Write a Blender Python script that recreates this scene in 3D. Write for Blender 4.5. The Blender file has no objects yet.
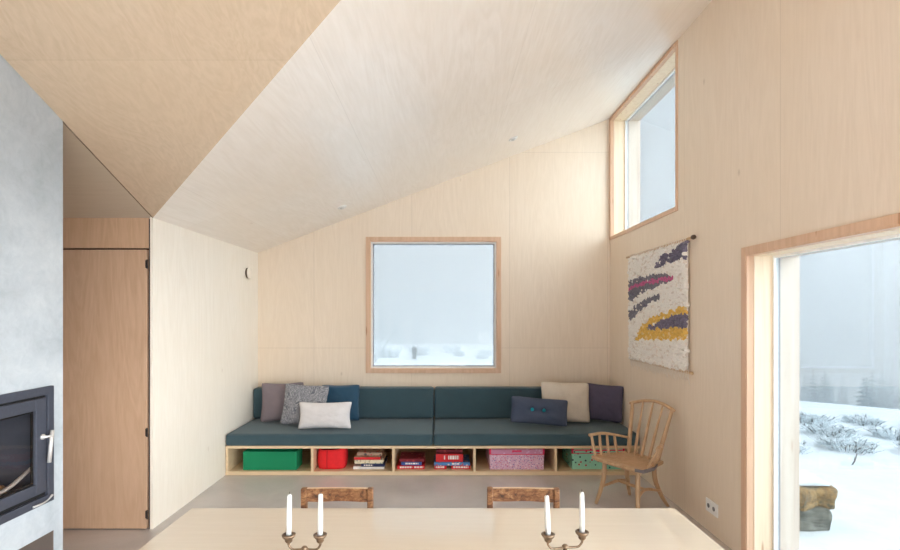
import bpy, bmesh, math, random
from mathutils import Vector, Matrix, noise
random.seed(7)
S = bpy.context.scene
COL = S.collection
R = math.radians

# ------------------------------------------------------------------ helpers
def srgb(r, g, b):
    f = lambda c: (c/255)/12.92 if c/255 <= .04045 else ((c/255+.055)/1.055)**2.4
    return (f(r), f(g), f(b), 1)

def link(o, parent=None):
    COL.objects.link(o)
    if parent is not None: o.parent = parent
    return o

def mesh_obj(name, bm, mats, parent=None, smooth=False, loc=None):
    bm.normal_update()
    me = bpy.data.meshes.new(name)
    bm.to_mesh(me); bm.free()
    for m in (mats if isinstance(mats, (list, tuple)) else [mats]): me.materials.append(m)
    if smooth:
        for p in me.polygons: p.use_smooth = True
    o = bpy.data.objects.new(name, me)
    if loc is not None: o.location = loc
    return link(o, parent)

def tag(o, label, cat, group=None, kind=None):
    o['label'] = label; o['category'] = cat
    if group: o['group'] = group
    if kind: o['kind'] = kind
    return o

def empty(name, loc=(0, 0, 0), rz=0):
    o = bpy.data.objects.new(name, None); o.empty_display_size = .1
    o.location = loc; o.rotation_euler = (0, 0, rz)
    return link(o)

def struct(o):
    o['kind'] = 'structure'; return o

def copy_tree(o, parent=None):
    c = o.copy(); COL.objects.link(c); c.parent = parent
    for ch in list(o.children): copy_tree(ch, c)
    return c

def box(bm, lo, hi, bev=0, seg=2, mi=0, rot=None):
    lo, hi = Vector(lo), Vector(hi)
    c = (lo+hi)/2; s = hi-lo
    t = bmesh.new()
    bmesh.ops.create_cube(t, size=1)
    for v in t.verts: v.co = Vector((v.co.x*s.x, v.co.y*s.y, v.co.z*s.z))
    if bev > 0:
        bmesh.ops.bevel(t, geom=list(t.edges), offset=min(bev, min(s)*.45), segments=seg, profile=.5, affect='EDGES')
    m = Matrix.Translation(c) @ (rot if rot else Matrix.Identity(4))
    merge(bm, t, m, mi, smooth=False)
    return bm

def merge(bm, t, m=None, mi=0, smooth=False):
    vs = [bm.verts.new((m @ v.co) if m else v.co) for v in t.verts]
    t.verts.index_update()
    for f in t.faces:
        try:
            nf = bm.faces.new([vs[v.index] for v in f.verts]); nf.material_index = mi; nf.smooth = smooth
        except ValueError: pass
    t.free()

def prism(bm, poly, axis, a, b, mi=0):
    """poly: 2D points; axis 'x': (y,z) extruded in x; 'y': (x,z) extruded in y; 'z': (x,y)"""
    def P(p, t):
        return {'x': (t, p[0], p[1]), 'y': (p[0], t, p[1]), 'z': (p[0], p[1], t)}[axis]
    A = [bm.verts.new(P(p, a)) for p in poly]; B = [bm.verts.new(P(p, b)) for p in poly]
    n = len(poly)
    fs = [bm.faces.new(A), bm.faces.new(B[::-1])]
    for i in range(n): fs.append(bm.faces.new((A[i], B[i], B[(i+1) % n], A[(i+1) % n])))
    for f in fs: f.material_index = mi
    bmesh.ops.recalc_face_normals(bm, faces=fs)

def catmull(pts, n=6):
    pts = [Vector(p) for p in pts]
    if len(pts) < 3: return pts
    P = [2*pts[0]-pts[1]] + pts + [2*pts[-1]-pts[-2]]
    out = []
    for i in range(1, len(P)-2):
        for k in range(n):
            t = k/n; a, b, c, d = P[i-1], P[i], P[i+1], P[i+2]
            out.append(.5*((2*b)+(c-a)*t+(2*a-5*b+4*c-d)*t*t+(3*b-a-3*c+d)*t**3))
    out.append(pts[-1]); return out

def tube(bm, pts, rad, seg=10, n=6, mi=0, flat=1.0, smooth_path=True):
    """sweep; rad: float or list along pts"""
    k = len(pts)
    rr = rad if isinstance(rad, (list, tuple)) else [rad]*k
    path = catmull(pts, n) if smooth_path and k > 2 else [Vector(p) for p in pts]
    m = len(path); rings = []
    up = None
    for i, p in enumerate(path):
        t = (path[min(i+1, m-1)]-path[max(i-1, 0)]).normalized()
        if up is None:
            up = Vector((0, 0, 1)) if abs(t.z) < .9 else Vector((1, 0, 0))
        s = t.cross(up)
        if s.length < 1e-6: s = t.cross(Vector((0, 1, 0)))
        s.normalize(); u = s.cross(t).normalized(); up = u
        q = i/(m-1)*(k-1); j = min(int(q), k-2); r = rr[j]+(rr[j+1]-rr[j])*(q-j)
        rings.append([bm.verts.new(p+s*math.cos(a)*r+u*math.sin(a)*r*flat) for a in [2*math.pi*x/seg for x in range(seg)]])
    for i in range(m-1):
        for x in range(seg):
            f = bm.faces.new((rings[i][x], rings[i][(x+1) % seg], rings[i+1][(x+1) % seg], rings[i+1][x]))
            f.material_index = mi; f.smooth = True
    for ring, rev in ((rings[0], True), (rings[-1], False)):
        f = bm.faces.new(ring[::-1] if rev else ring); f.material_index = mi
    return bm

def lathe(bm, prof, seg=24, c=(0, 0, 0), axis='z', mi=0):
    c = Vector(c); rings = []
    for r, h in prof:
        ring = []
        for i in range(seg):
            a = 2*math.pi*i/seg
            v = {'z': (r*math.cos(a), r*math.sin(a), h), 'x': (h, r*math.cos(a), r*math.sin(a)), 'y': (r*math.cos(a), h, r*math.sin(a))}[axis]
            ring.append(bm.verts.new(c+Vector(v)))
        rings.append(ring)
    fs = []
    for i in range(len(rings)-1):
        for x in range(seg):
            f = bm.faces.new((rings[i][x], rings[i][(x+1) % seg], rings[i+1][(x+1) % seg], rings[i+1][x])); f.smooth = True; fs.append(f)
    fs.append(bm.faces.new(rings[0])); fs.append(bm.faces.new(rings[-1]))
    for f in fs: f.material_index = mi
    bmesh.ops.recalc_face_normals(bm, faces=fs)
    return bm

def B(): return bmesh.new()

# ------------------------------------------------------------------ materials
class N:
    def __init__(s, name):
        s.m = bpy.data.materials.new(name); s.m.use_nodes = True
        s.t = s.m.node_tree; s.t.nodes.clear()
        s.out = s.n('ShaderNodeOutputMaterial'); s.b = s.n('ShaderNodeBsdfPrincipled')
        s.l(s.b.outputs[0], s.out.inputs[0])
    def n(s, k, **kw):
        x = s.t.nodes.new(k)
        for a, v in kw.items(): setattr(x, a, v)
        return x
    def l(s, a, b): s.t.links.new(a, b)
    def math(s, op, a, b=None):
        x = s.n('ShaderNodeMath', operation=op)
        for i, v in enumerate((a, b)):
            if v is None: continue
            if isinstance(v, (int, float)): x.inputs[i].default_value = v
            else: s.l(v, x.inputs[i])
        return x.outputs[0]
    def mix(s, f, a, b, mode='MIX'):
        x = s.n('ShaderNodeMix', data_type='RGBA', blend_type=mode)
        for i, v in ((0, f), (6, a), (7, b)):
            if isinstance(v, (int, float, tuple, list)): x.inputs[i].default_value = v
            else: s.l(v, x.inputs[i])
        return x.outputs[2]
    def ramp(s, f, stops):
        x = s.n('ShaderNodeValToRGB'); e = x.color_ramp.elements
        while len(e) < len(stops): e.new(.5)
        for k, (p, c) in enumerate(stops): e[k].position = p; e[k].color = c
        s.l(f, x.inputs[0]); return x.outputs[0]
    def coord(s, scale=(1, 1, 1), kind='Object', rot=(0, 0, 0)):
        c = s.n('ShaderNodeTexCoord'); mp = s.n('ShaderNodeMapping')
        mp.inputs['Scale'].default_value = scale; mp.inputs['Rotation'].default_value = rot
        s.l(c.outputs[kind], mp.inputs[0]); return mp.outputs[0]
    def noise(s, v, scale=5, detail=4, rough=.5, dist=0):
        x = s.n('ShaderNodeTexNoise'); s.l(v, x.inputs['Vector'])
        x.inputs['Scale'].default_value = scale; x.inputs['Detail'].default_value = detail
        x.inputs['Roughness'].default_value = rough; x.inputs['Distortion'].default_value = dist
        return x.outputs[0]
    def bump(s, h, strength=.2, dist=.01):
        x = s.n('ShaderNodeBump'); x.inputs['Strength'].default_value = strength; x.inputs['Distance'].default_value = dist
        s.l(h, x.inputs['Height']); s.l(x.outputs[0], s.b.inputs['Normal'])
    def set(s, **kw):
        for k, v in kw.items():
            i = s.b.inputs[k.replace('_', ' ')]
            if isinstance(v, (int, float, tuple)): i.default_value = v
            else: s.l(v, i)
        return s.m

def plain(name, c, rough=.5, metal=0, var=.12, vs=20, bump=0, **kw):
    k = N(name); v = k.coord()
    n = k.noise(v, vs, 3)
    dk = tuple(x*(1-var) for x in c[:3])+(1,)
    lt = tuple(min(1, x*(1+var)) for x in c[:3])+(1,)
    k.set(Base_Color=k.ramp(n, [(.3, dk), (.7, lt)]), Roughness=rough, Metallic=metal, **kw)
    if bump: k.bump(n, bump, .004)
    return k.m

def ply(name, c, grain='z', rough=.45, panel=None, off=(0, 0), contrast=.10, swirl=1.6, knots=.5, seam=.35, spec=.35, pv=.95):
    """birch plywood: grain along axis; panel=(u_axis, v_axis, du, dv)"""
    k = N(name)
    sc = {'x': (.32, 3, 3), 'y': (3, .32, 3), 'z': (3, 3, .32)}[grain]
    v = k.coord(sc)
    big = k.noise(v, 1.1, 5, .55, swirl)
    wv = k.n('ShaderNodeTexNoise'); k.l(k.coord(tuple(x*9 for x in sc)), wv.inputs['Vector'])
    wv.inputs['Scale'].default_value = 1.6; wv.inputs['Detail'].default_value = 6; wv.inputs['Distortion'].default_value = .4
    # contour-like cathedral figure
    fig = k.math('FRACT', k.math('MULTIPLY', big, 9))
    fig = k.math('ABSOLUTE', k.math('SUBTRACT', fig, .5))
    f = k.math('ADD', k.math('MULTIPLY', fig, .55), k.math('MULTIPLY', wv.outputs[0], .75))
    dk = (c[0]*(1-contrast), c[1]*(1-contrast*1.25), c[2]*(1-contrast*1.7), 1)
    lt = (min(1, c[0]*(1+contrast*.5)), min(1, c[1]*(1+contrast*.5)), min(1, c[2]*(1+contrast*.5)), 1)
    col = k.ramp(f, [(.15, dk), (.75, lt)])
    blot = k.noise(k.coord((1, 1, 1)), .8, 2)
    col = k.mix(k.ramp(blot, [(.35, (0, 0, 0, 1)), (.7, (.5, .5, .5, 1))]), col, (c[0]*.97, c[1]*.93, c[2]*.86, 1))
    if panel:
        u, w, du, dw = panel
        sep = k.n('ShaderNodeSeparateXYZ'); k.l(k.coord(), sep.inputs[0])
        cmb = k.n('ShaderNodeCombineXYZ')
        ax = {'x': 0, 'y': 1, 'z': 2}
        k.l(k.math('ADD', sep.outputs[ax[u]], off[0]), cmb.inputs[0]); k.l(k.math('ADD', sep.outputs[ax[w]], off[1]), cmb.inputs[1])
        br = k.n('ShaderNodeTexBrick'); br.offset = 0; k.l(cmb.outputs[0], br.inputs['Vector'])
        for nm, val in (('Scale', 1), ('Mortar Size', .0022), ('Mortar Smooth', .1), ('Brick Width', du), ('Row Height', dw), ('Bias', 0)):
            br.inputs[nm].default_value = val
        br.inputs['Color1'].default_value = (1, 1, 1, 1); br.inputs['Color2'].default_value = (pv, pv-.01, pv-.02, 1)
        br.inputs['Mortar'].default_value = (1-seam, 1-seam*1.1, 1-seam*1.2, 1)
        col = k.mix(1.0, col, br.outputs[0], 'MULTIPLY')
    if knots:
        vo = k.n('ShaderNodeTexVoronoi'); k.l(k.coord({'x': (1.2, 2.3, 2.3), 'y': (2.3, 1.2, 2.3), 'z': (2.3, 2.3, 1.2)}[grain]), vo.inputs['Vector'])
        vo.inputs['Scale'].default_value = 1.1
        mk = k.ramp(vo.outputs['Distance'], [(.0, (knots, knots, knots, 1)), (.02, (knots*.6,)*3+(1,)), (.045, (0, 0, 0, 1))])
        col = k.mix(mk, col, (c[0]*.42, c[1]*.32, c[2]*.22, 1))
    k.set(Base_Color=col, Roughness=rough, Specular_IOR_Level=spec)
    k.bump(wv.outputs[0], .06, .002)
    return k.m

def pine(name, c, grain='z', rough=.4, contrast=.25):
    k = N(name)
    sc = {'x': (.6, 14, 14), 'y': (14, .6, 14), 'z': (14, 14, .6)}[grain]
    n = k.noise(k.coord(sc), 2.2, 4, .5, .6)
    dk = (c[0]*(1-contrast), c[1]*(1-contrast*1.4), c[2]*(1-contrast*1.8), 1)
    vo = k.n('ShaderNodeTexVoronoi'); k.l(k.coord({'x': (1, 6, 6), 'y': (6, 1, 6), 'z': (6, 6, 1)}[grain]), vo.inputs['Vector']); vo.inputs['Scale'].default_value = 1.7
    mk = k.ramp(vo.outputs['Distance'], [(.05, (.7, .7, .7, 1)), (.12, (0, 0, 0, 1))])
    col = k.mix(mk, k.ramp(n, [(.3, dk), (.65, c)]), (c[0]*.55, c[1]*.33, c[2]*.2, 1))
    k.set(Base_Color=col, Roughness=rough)
    return k.m

M = {}
BIRCH = srgb(238, 222, 203)
M['ply_back'] = ply('birch plywood back', BIRCH, 'z', contrast=.06, panel=('x', 'z', 1.22, 2.44), off=(.37+2.44, 1.155), seam=.22, knots=.55)
M['ply_right'] = ply('birch plywood right', srgb(238, 222, 203), 'z', contrast=.06, panel=('y', 'z', 1.22, 9), off=(5.44, 1.0), knots=.45, rough=.38, seam=.18)
M['ply_left'] = ply('birch plywood pale', srgb(247, 240, 228), 'z', contrast=.05, knots=.25, rough=.4)
M['ply_ceil'] = ply('birch plywood lit ceiling', srgb(248, 240, 231), 'y', panel=('x', 'y', 1.22, 2.44), off=(3.1, 5.0+.3), contrast=.07, knots=.25, rough=.3, spec=.7, seam=.10, pv=.985)  # paler copy of the birch, side window light put into the colour
M['ply_ceilb'] = ply('birch plywood shaded ceiling', srgb(213, 191, 165), 'y', panel=('x', 'y', 50, 1.75), off=(27.0, 0.875+1.75*3), contrast=.13, knots=.1, rough=.45, seam=.12)  # darker copy of the birch, the dimmer light put into the colour
M['ply_hall'] = ply('oiled plywood hall', srgb(207, 172, 142), 'z', contrast=.12, knots=.1, rough=.5)
M['ply_bench'] = ply('birch plywood bench', srgb(228, 203, 168), 'x', contrast=.1, knots=0, rough=.45)
M['ply_door'] = ply('oiled birch door', srgb(200, 167, 140), 'z', contrast=.12, knots=0, rough=.45)
M['table'] = ply('birch table top', srgb(224, 213, 196), 'x', contrast=.035, knots=0, rough=.07, spec=1.0)
M['pine_trim'] = pine('pine trim', srgb(222, 186, 156), contrast=.12)
M['pine_light'] = pine('pine jamb', srgb(246, 228, 200), contrast=.1)
M['pine_board'] = pine('exterior spruce board', srgb(240, 224, 208), contrast=.12)
M['white'] = plain('white painted frame', srgb(248, 248, 246), .4, var=.02)
M['grey_seal'] = plain('grey gasket', srgb(150, 152, 158), .5, var=.05)
M['floor'] = None

def concrete():
    k = N('grey plastered concrete'); v = k.coord()
    a = k.noise(v, 2.2, 8, .65, .6); b = k.noise(v, 14, 6, .7, 1.5)
    f = k.math('ADD', k.math('MULTIPLY', a, .7), k.math('MULTIPLY', b, .3))
    k.set(Base_Color=k.ramp(f, [(.33, srgb(166, 175, 181)), (.5, srgb(184, 192, 198)), (.68, srgb(202, 208, 212))]), Roughness=.75)
    k.bump(f, .15, .01); return k.m
M['concrete'] = concrete()

def floor_m():
    k = N('polished concrete floor'); v = k.coord()
    a = k.noise(v, 1.6, 7, .6, .5); b = k.noise(v, 90, 2)
    f = k.math('ADD', k.math('MULTIPLY', a, .8), k.math('MULTIPLY', b, .2))
    k.set(Base_Color=k.ramp(f, [(.3, srgb(188, 181, 178)), (.7, srgb(210, 203, 199))]), Roughness=.24)
    return k.m
M['floor'] = floor_m()

def fabric(name, c, rough=.95, scale=420, var=.14, big=.05, bump=.25, kind='weave', sheen=.0):
    k = N(name); v = k.coord()
    a = k.n('ShaderNodeTexWave', wave_type='BANDS', bands_direction='X'); a.inputs['Scale'].default_value = scale/4; k.l(v, a.inputs[0])
    b = k.n('ShaderNodeTexWave', wave_type='BANDS', bands_direction='Z'); b.inputs['Scale'].default_value = scale/4; k.l(v, b.inputs[0])
    w = k.math('MULTIPLY', a.outputs['Fac'], b.outputs['Fac'])
    n = k.noise(v, 9, 4)
    f = k.math('ADD', k.math('MULTIPLY', w, .5), k.math('MULTIPLY', n, .5))
    dk = tuple(x*(1-var) for x in c[:3])+(1,); lt = tuple(min(1, x*(1+var)) for x in c[:3])+(1,)
    k.set(Base_Color=k.ramp(f, [(.2, dk), (.75, lt)]), Roughness=rough, Sheen_Weight=sheen)
    nb = k.noise(v, 60, 3)
    k.bump(nb, bump, .004); return k.m
M['sofa'] = fabric('slate green wool', srgb(60, 84, 93), sheen=.18)
M['taupe'] = fabric('taupe linen', srgb(128, 116, 120))
M['navy'] = fabric('navy velvet', srgb(8, 66, 94), rough=.7, sheen=.4)
M['whitep'] = fabric('white boucle', srgb(226, 222, 222), bump=.6)
M['bluegrey'] = fabric('blue grey wool', srgb(74, 84, 106))
M['cream'] = fabric('cream linen', srgb(220, 208, 192), bump=.6)
M['purple'] = fabric('dark plum grey', srgb(84, 78, 98))
M['teal'] = plain('teal button', srgb(20, 150, 165), .4)

def swirl_fabric():
    k = N('grey swirl pattern fabric'); v = k.coord((1, 1, 1))
    n = k.noise(v, 4.5, 3, .6, 2.5)
    f = k.math('ABSOLUTE', k.math('SUBTRACT', k.math('FRACT', k.math('MULTIPLY', n, 14)), .5))
    k.set(Base_Color=k.ramp(f, [(.08, srgb(92, 94, 104)), (.24, srgb(128, 128, 134)), (.42, srgb(172, 170, 172))]), Roughness=.9)
    k.bump(k.noise(v, 50, 3), .3, .004); return k.m
M['swirl'] = swirl_fabric()

def glass(name, tint=(.53, .56, .572, 1), gloss=.05):
    k = N(name); k.t.nodes.remove(k.b)
    tr = k.n('ShaderNodeBsdfTransparent'); tr.inputs[0].default_value = tint
    gl = k.n('ShaderNodeBsdfGlossy'); gl.inputs['Roughness'].default_value = .02
    fr = k.n('ShaderNodeFresnel'); fr.inputs[0].default_value = 1.35
    mx = k.n('ShaderNodeMixShader'); ge = k.n('ShaderNodeNewGeometry'); k.l(k.math('MULTIPLY', fr.outputs[0], k.math('SUBTRACT', 1.0, ge.outputs['Backfacing'])), mx.inputs[0]); k.l(tr.outputs[0], mx.inputs[1]); k.l(gl.outputs[0], mx.inputs[2])
    k.l(mx.outputs[0], k.out.inputs[0]); return k.m
M['glass'] = glass('window glass')  # tint added to dim the bright outdoors
M['glass_less_dim'] = glass('lightly dimmed window glass', (.60, .625, .632, 1))  # tinted too, but less, so the sky behind looks brighter
M['stove_glass'] = glass('smoked stove glass', (.93, .9, .88, 1))

M['stove_iron'] = plain('grey cast iron', srgb(74, 78, 90), .45, .3, var=.06, vs=60)
M['black'] = plain('black gap', srgb(14, 14, 16), .8)
M['brick_liner'] = plain('brown vermiculite liner', srgb(205, 160, 136), .9, vs=8, bump=.4)
M['liner_dark'] = plain('dark blue grey liner', srgb(70, 80, 96), .8, vs=9)  # darker and bluer than the brown liner
M['steel'] = plain('brushed steel', srgb(215, 214, 212), .4, .55, var=.03)
M['niche'] = plain('dark brown niche lining', srgb(112, 100, 92), .8, vs=6)
M['log'] = plain('ash grey log', srgb(150, 120, 84), .9, vs=12, bump=.5)
M['pewter'] = plain('patinated pewter', srgb(132, 112, 92), .42, .75, var=.4, vs=45, bump=.5)
M['wax'] = plain('white wax', srgb(226, 226, 222), .45, var=.015, Subsurface_Weight=.25, Subsurface_Radius=(.01, .008, .006))
M['wick'] = plain('wick', srgb(60, 55, 50), .9)
M['socket_white'] = plain('white socket plastic', srgb(238, 236, 232), .35, var=.02)
M['socket_dark'] = plain('grey socket well', srgb(128, 124, 124), .6)
M['chair_wood'] = pine('worn chair wood', srgb(198, 164, 128), contrast=.2)
M['chair_grey'] = plain('greyed seat edge', srgb(112, 104, 104), .7, vs=30, bump=.4)
def rustic():
    k = N('scuffed brown chair wood'); v = k.coord((16, 30, 26))
    n = k.noise(v, 1.2, 8, .7, 1.2)
    k.set(Base_Color=k.ramp(n, [(.34, srgb(66, 42, 28)), (.46, srgb(120, 78, 48)), (.56, srgb(146, 104, 68)), (.68, srgb(176, 140, 100))]), Roughness=.42)
    k.bump(n, .3, .004); return k.m
M['rustic'] = rustic()
M['rim'] = plain('pale wood edge', srgb(228, 200, 170), .5)
M['green'] = N('green felt').m
def ribbed(name, c, scale=70):
    k = N(name); v = k.coord()
    w = k.n('ShaderNodeTexWave', wave_type='BANDS', bands_direction='Z'); w.inputs['Scale'].default_value = scale; k.l(v, w.inputs[0]); w.inputs['Distortion'].default_value = 1.0
    k.set(Base_Color=k.ramp(w.outputs['Fac'], [(.1, tuple(x*.75 for x in c[:3])+(1,)), (.8, c)]), Roughness=.75)
    k.bump(w.outputs['Fac'], .3, .004); return k.m
M['green'] = ribbed('green woven box', srgb(0, 142, 94))
M['red_bag'] = plain('red felt', srgb(232, 38, 44), .85, var=.06, bump=.2)
M['red_dark'] = plain('red bag lining', srgb(170, 18, 28), .85)
def speckle(name, base, spots, scale=60, thr=.2):
    k = N(name); v = k.coord()
    vo = k.n('ShaderNodeTexVoronoi'); k.l(v, vo.inputs['Vector']); vo.inputs['Scale'].default_value = scale
    wn = k.n('ShaderNodeTexWhiteNoise'); wn.noise_dimensions = '3D'; k.l(vo.outputs['Position'], wn.inputs[0])
    st = [(i/len(spots), c) for i, c in enumerate(spots)]
    cr = k.n('ShaderNodeValToRGB'); cr.color_ramp.interpolation = 'CONSTANT'; e = cr.color_ramp.elements
    while len(e) < len(st): e.new(.5)
    for i, (p, c) in enumerate(st): e[i].position = p; e[i].color = c
    k.l(wn.outputs['Value'], cr.inputs[0])
    mk = k.math('LESS_THAN', vo.outputs['Distance'], thr)
    k.set(Base_Color=k.mix(mk, base, cr.outputs[0]), Roughness=.6); return k.m
M['pink'] = speckle('pink floral card', srgb(218, 180, 200), [srgb(190, 130, 180), srgb(240, 220, 226), srgb(205, 110, 140), srgb(150, 130, 175)], 62, .38)
M['pink_lid'] = speckle('lilac lid card', srgb(206, 142, 172), [srgb(228, 60, 100), srgb(215, 170, 200)], 26, .3)
M['mint'] = speckle('mint dotted card', srgb(150, 212, 188), [srgb(22, 60, 66), srgb(30, 110, 110), srgb(200, 50, 60), srgb(22, 60, 66)], 26, .26)
M['pinkred'] = plain('pink red trim', srgb(222, 40, 86), .6)
M['game_red'] = plain('red card', srgb(206, 26, 34), .45, var=.1, vs=40)
M['game_maroon'] = speckle('maroon picture lid', srgb(122, 22, 38), [srgb(170, 60, 60), srgb(70, 14, 30), srgb(190, 130, 110)], 22, .3)
M['game_blue'] = plain('blue card', srgb(58, 88, 158), .45, var=.2, vs=40)
M['game_sky'] = speckle('light blue card', srgb(74, 130, 186), [srgb(190, 90, 90), srgb(230, 220, 210)], 30, .3)
M['game_navy'] = plain('navy card', srgb(26, 34, 78), .45)
M['game_cream'] = speckle('cream picture card', srgb(224, 212, 184), [srgb(190, 170, 130), srgb(150, 160, 150)], 34, .3)
M['game_beige'] = speckle('beige picture lid', srgb(176, 146, 124), [srgb(120, 84, 74), srgb(206, 190, 160), srgb(190, 60, 50), srgb(70, 60, 60)], 24, .35)
M['game_white'] = plain('white card', srgb(232, 226, 222), .45)
M['wool_white'] = plain('cream wool', srgb(240, 234, 226), .95, var=.06, vs=60)
M['wool_grey'] = plain('grey wool', srgb(128, 124, 132), .95, var=.25, vs=50)
M['wool_plum'] = plain('plum grey wool', srgb(120, 112, 130), .95, var=.3, vs=50)
M['wool_pink'] = plain('pink wool', srgb(200, 104, 144), .95, var=.15, vs=60)
M['wool_yellow'] = plain('mustard wool', srgb(228, 186, 98), .95, var=.15, vs=40)
M['dowel'] = pine('birch dowel', srgb(214, 184, 146), 'y')
M['dowel_tip'] = plain('dark dowel knob', srgb(84, 66, 52), .5)

# ------------------------------------------------------------------ dimensions
XL, XR, YB, H = -2.288, 2.101, 6.234, 1.7
Y0, Z0 = 3.965, 2.47
SA, SB = .381, .423
zA = lambda x: Z0+SA*(x-XL)
zB = lambda y: Z0+SB*(Y0-y)
YREAR = -1.6
yE = lambda x: Y0-SA*(x-XL)/SB     # fold line between the two roof planes
XO = 2.46                          # outer face of right wall

# ------------------------------------------------------------------ setting
bm = B(); box(bm, (-3.6, YREAR, -.12), (XO, YB+.25, 0)); struct(mesh_obj('floor', bm, M['floor']))

def slab(name, poly, zf, mat, th=.12):
    bm = B()
    lo = [bm.verts.new((x, y, zf(x, y))) for x, y in poly]
    hi = [bm.verts.new((x, y, zf(x, y)+th)) for x, y in poly]
    fs = [bm.faces.new(lo), bm.faces.new(hi)]
    for i in range(len(poly)): j = (i+1) % len(poly); fs.append(bm.faces.new((lo[i], lo[j], hi[j], hi[i])))
    bmesh.ops.recalc_face_normals(bm, faces=fs)
    return struct(mesh_obj(name, bm, mat))
e2 = (XO, yE(XO)); dl = (XL-.12, yE(XL-.12))
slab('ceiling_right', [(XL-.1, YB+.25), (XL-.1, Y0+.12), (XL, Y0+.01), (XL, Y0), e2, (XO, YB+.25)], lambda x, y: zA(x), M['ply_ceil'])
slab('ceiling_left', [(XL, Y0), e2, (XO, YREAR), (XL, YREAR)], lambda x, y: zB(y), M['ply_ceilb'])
slab('ceiling_hall', [(XL-.004, Y0+.14), (XL-.004, YREAR), (-3.6, YREAR), (-3.6, Y0+.14)], lambda x, y: zB(y)+.004, ply('shaded plywood hall ceiling', srgb(198, 181, 160), 'x', contrast=.06, knots=0, seam=0))  # same roof plane, greyer colour paints in the hall's dimmer light
bm = B(); tube(bm, [(XL-.003, Y0+.005, zB(Y0)), (XL-.003, 3.02, zB(3.02))], .0045, 6, smooth_path=False); struct(mesh_obj('trim_shadow_gap', bm, plain('shadow gap bead', srgb(120, 102, 84), .8)))  # dark bead painted as the shadow gap along the ceiling joint

# back wall with window opening
WX0, WX1, WZ0, WZ1 = -.941+.04, .742-.04, .973+.04, 2.669-.04
bm = B(); a, b = YB, YB+.25; tp = lambda x: zA(x)+.06
def wp(pts): prism(bm, pts, 'y', a, b)
wp([(XL-.1, 0), (WX0, 0), (WX0, tp(WX0)), (XL-.1, tp(XL-.1))])
wp([(WX1, 0), (XO, 0), (XO, tp(XO)), (WX1, tp(WX1))])
wp([(WX0, 0), (WX1, 0), (WX1, WZ0), (WX0, WZ0)])
wp([(WX0, WZ1), (WX1, WZ1), (WX1, tp(WX1)), (WX0, tp(WX0))])
struct(mesh_obj('wall_back', bm, M['ply_back']))

# left pale wall
bm = B(); prism(bm, [(Y0-.002, 0), (YB, 0), (YB, Z0+.02), (Y0-.002, Z0+.02)], 'x', XL-.022, XL)
struct(mesh_obj('wall_left', bm, M['ply_left']))

# hall wall with door opening
DX0, DX1, DZ = -3.26, -2.325, 2.23
bm = B()
box(bm, (-3.6, Y0+.01, 0), (DX0, Y0+.12, 2.6)); box(bm, (DX0, Y0+.01, DZ), (XL-.036, Y0+.12, 2.6))
struct(mesh_obj('wall_hall', bm, M['ply_hall']))
bm = B(); box(bm, (-3.62, YREAR, 0), (-3.6, Y0+.14, 4.6)); struct(mesh_obj('wall_hall_left', bm, M['ply_hall']))  # unseen end of the hall, put in to block light
d = struct(empty('door_1', (0, 0, 0)))
bm = B(); box(bm, (DX0+.004, Y0-.012, .008), (DX1-.008, Y0+.028, DZ-.016), .002); dp = mesh_obj('door_panel', bm, M['ply_door'], d)
bm = B(); box(bm, (DX0, Y0+.045, 0), (XL-.024, Y0+.07, DZ)); mesh_obj('door_stop', bm, plain('red brown shadow gap stop', srgb(92, 52, 40), .7), d)  # red brown colour paints the shade in the gap round the door
bm = B(); box(bm, (DX1+.002, Y0+.004, .0), (XL-.024, Y0+.045, 2.46)); mesh_obj('door_jamb', bm, plain('dark shadow gap jamb', srgb(70, 52, 46), .7), d)  # dark colour paints the shade inside the hinge gap
for z in (2.10, .77, .12):
    bm = B(); lathe(bm, [(.003, -.036), (.006, -.035), (.006, -.012), (.005, -.011), (.005, .011), (.006, .012), (.006, .035), (.003, .036)], 12, (DX1-.001, Y0-.015, z))
    box(bm, (DX1-.016, Y0-.0145, z-.03), (DX1-.002, Y0-.0115, z+.03), .001)
    h = mesh_obj('hinge', bm, plain('dark hinge', srgb(52, 46, 44), .4, .6), d); h['label'] = 'dark steel hinge'

# concrete chimney wall with insert and log niche openings
CY0, CY1, CX0 = .3, 3.022, -3.4
IY0, IY1, IZ0, IZ1 = 2.235, 2.915, .645, 1.245
NY0, NY1, NZ0, NZ1 = 2.235, 2.952, .1, .43
bm = B()
def cw(y0, y1, z0, z1=None, x0=CX0):
    top = (zB(y0)+.02, zB(y1)+.02) if z1 is None else (z1, z1)
    prism(bm, [(y0, z0), (y1, z0), (y1, top[1]), (y0, top[0])], 'x', x0, XL)
cw(CY0, NY0, 0); cw(NY1, CY1, 0); cw(NY0, NY1, 0, NZ0); cw(NY0, NY1, NZ1, IZ0); cw(NY0, NY1, IZ1)
cw(IY1, NY1, IZ0, IZ1)
cw(NY0, NY1, NZ0, NZ1, CX0) if False else None
struct(mesh_obj('wall_fireplace', bm, M['concrete']))
bm = B()
x0, x1 = -2.8, XL-.003
box(bm, (x0, NY0, NZ0), (x0+.02, NY1, NZ1)); box(bm, (x0, NY0, NZ0), (x1, NY0+.004, NZ1)); box(bm, (x0, NY1-.004, NZ0), (x1, NY1, NZ1))
box(bm, (x0, NY0, NZ1-.004), (x1, NY1, NZ1)); box(bm, (x0, NY0, NZ0), (x1, NY1, NZ0+.004))
struct(mesh_obj('trim_1', bm, M['niche']))

bm = B(); box(bm, (-3.6, YREAR-.1, 2.35), (XO, YREAR, 5.0)); struct(mesh_obj('wall_rear_light_block', bm, M['ply_right']))  # unseen, added to cut rear light on the left ceiling
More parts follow.
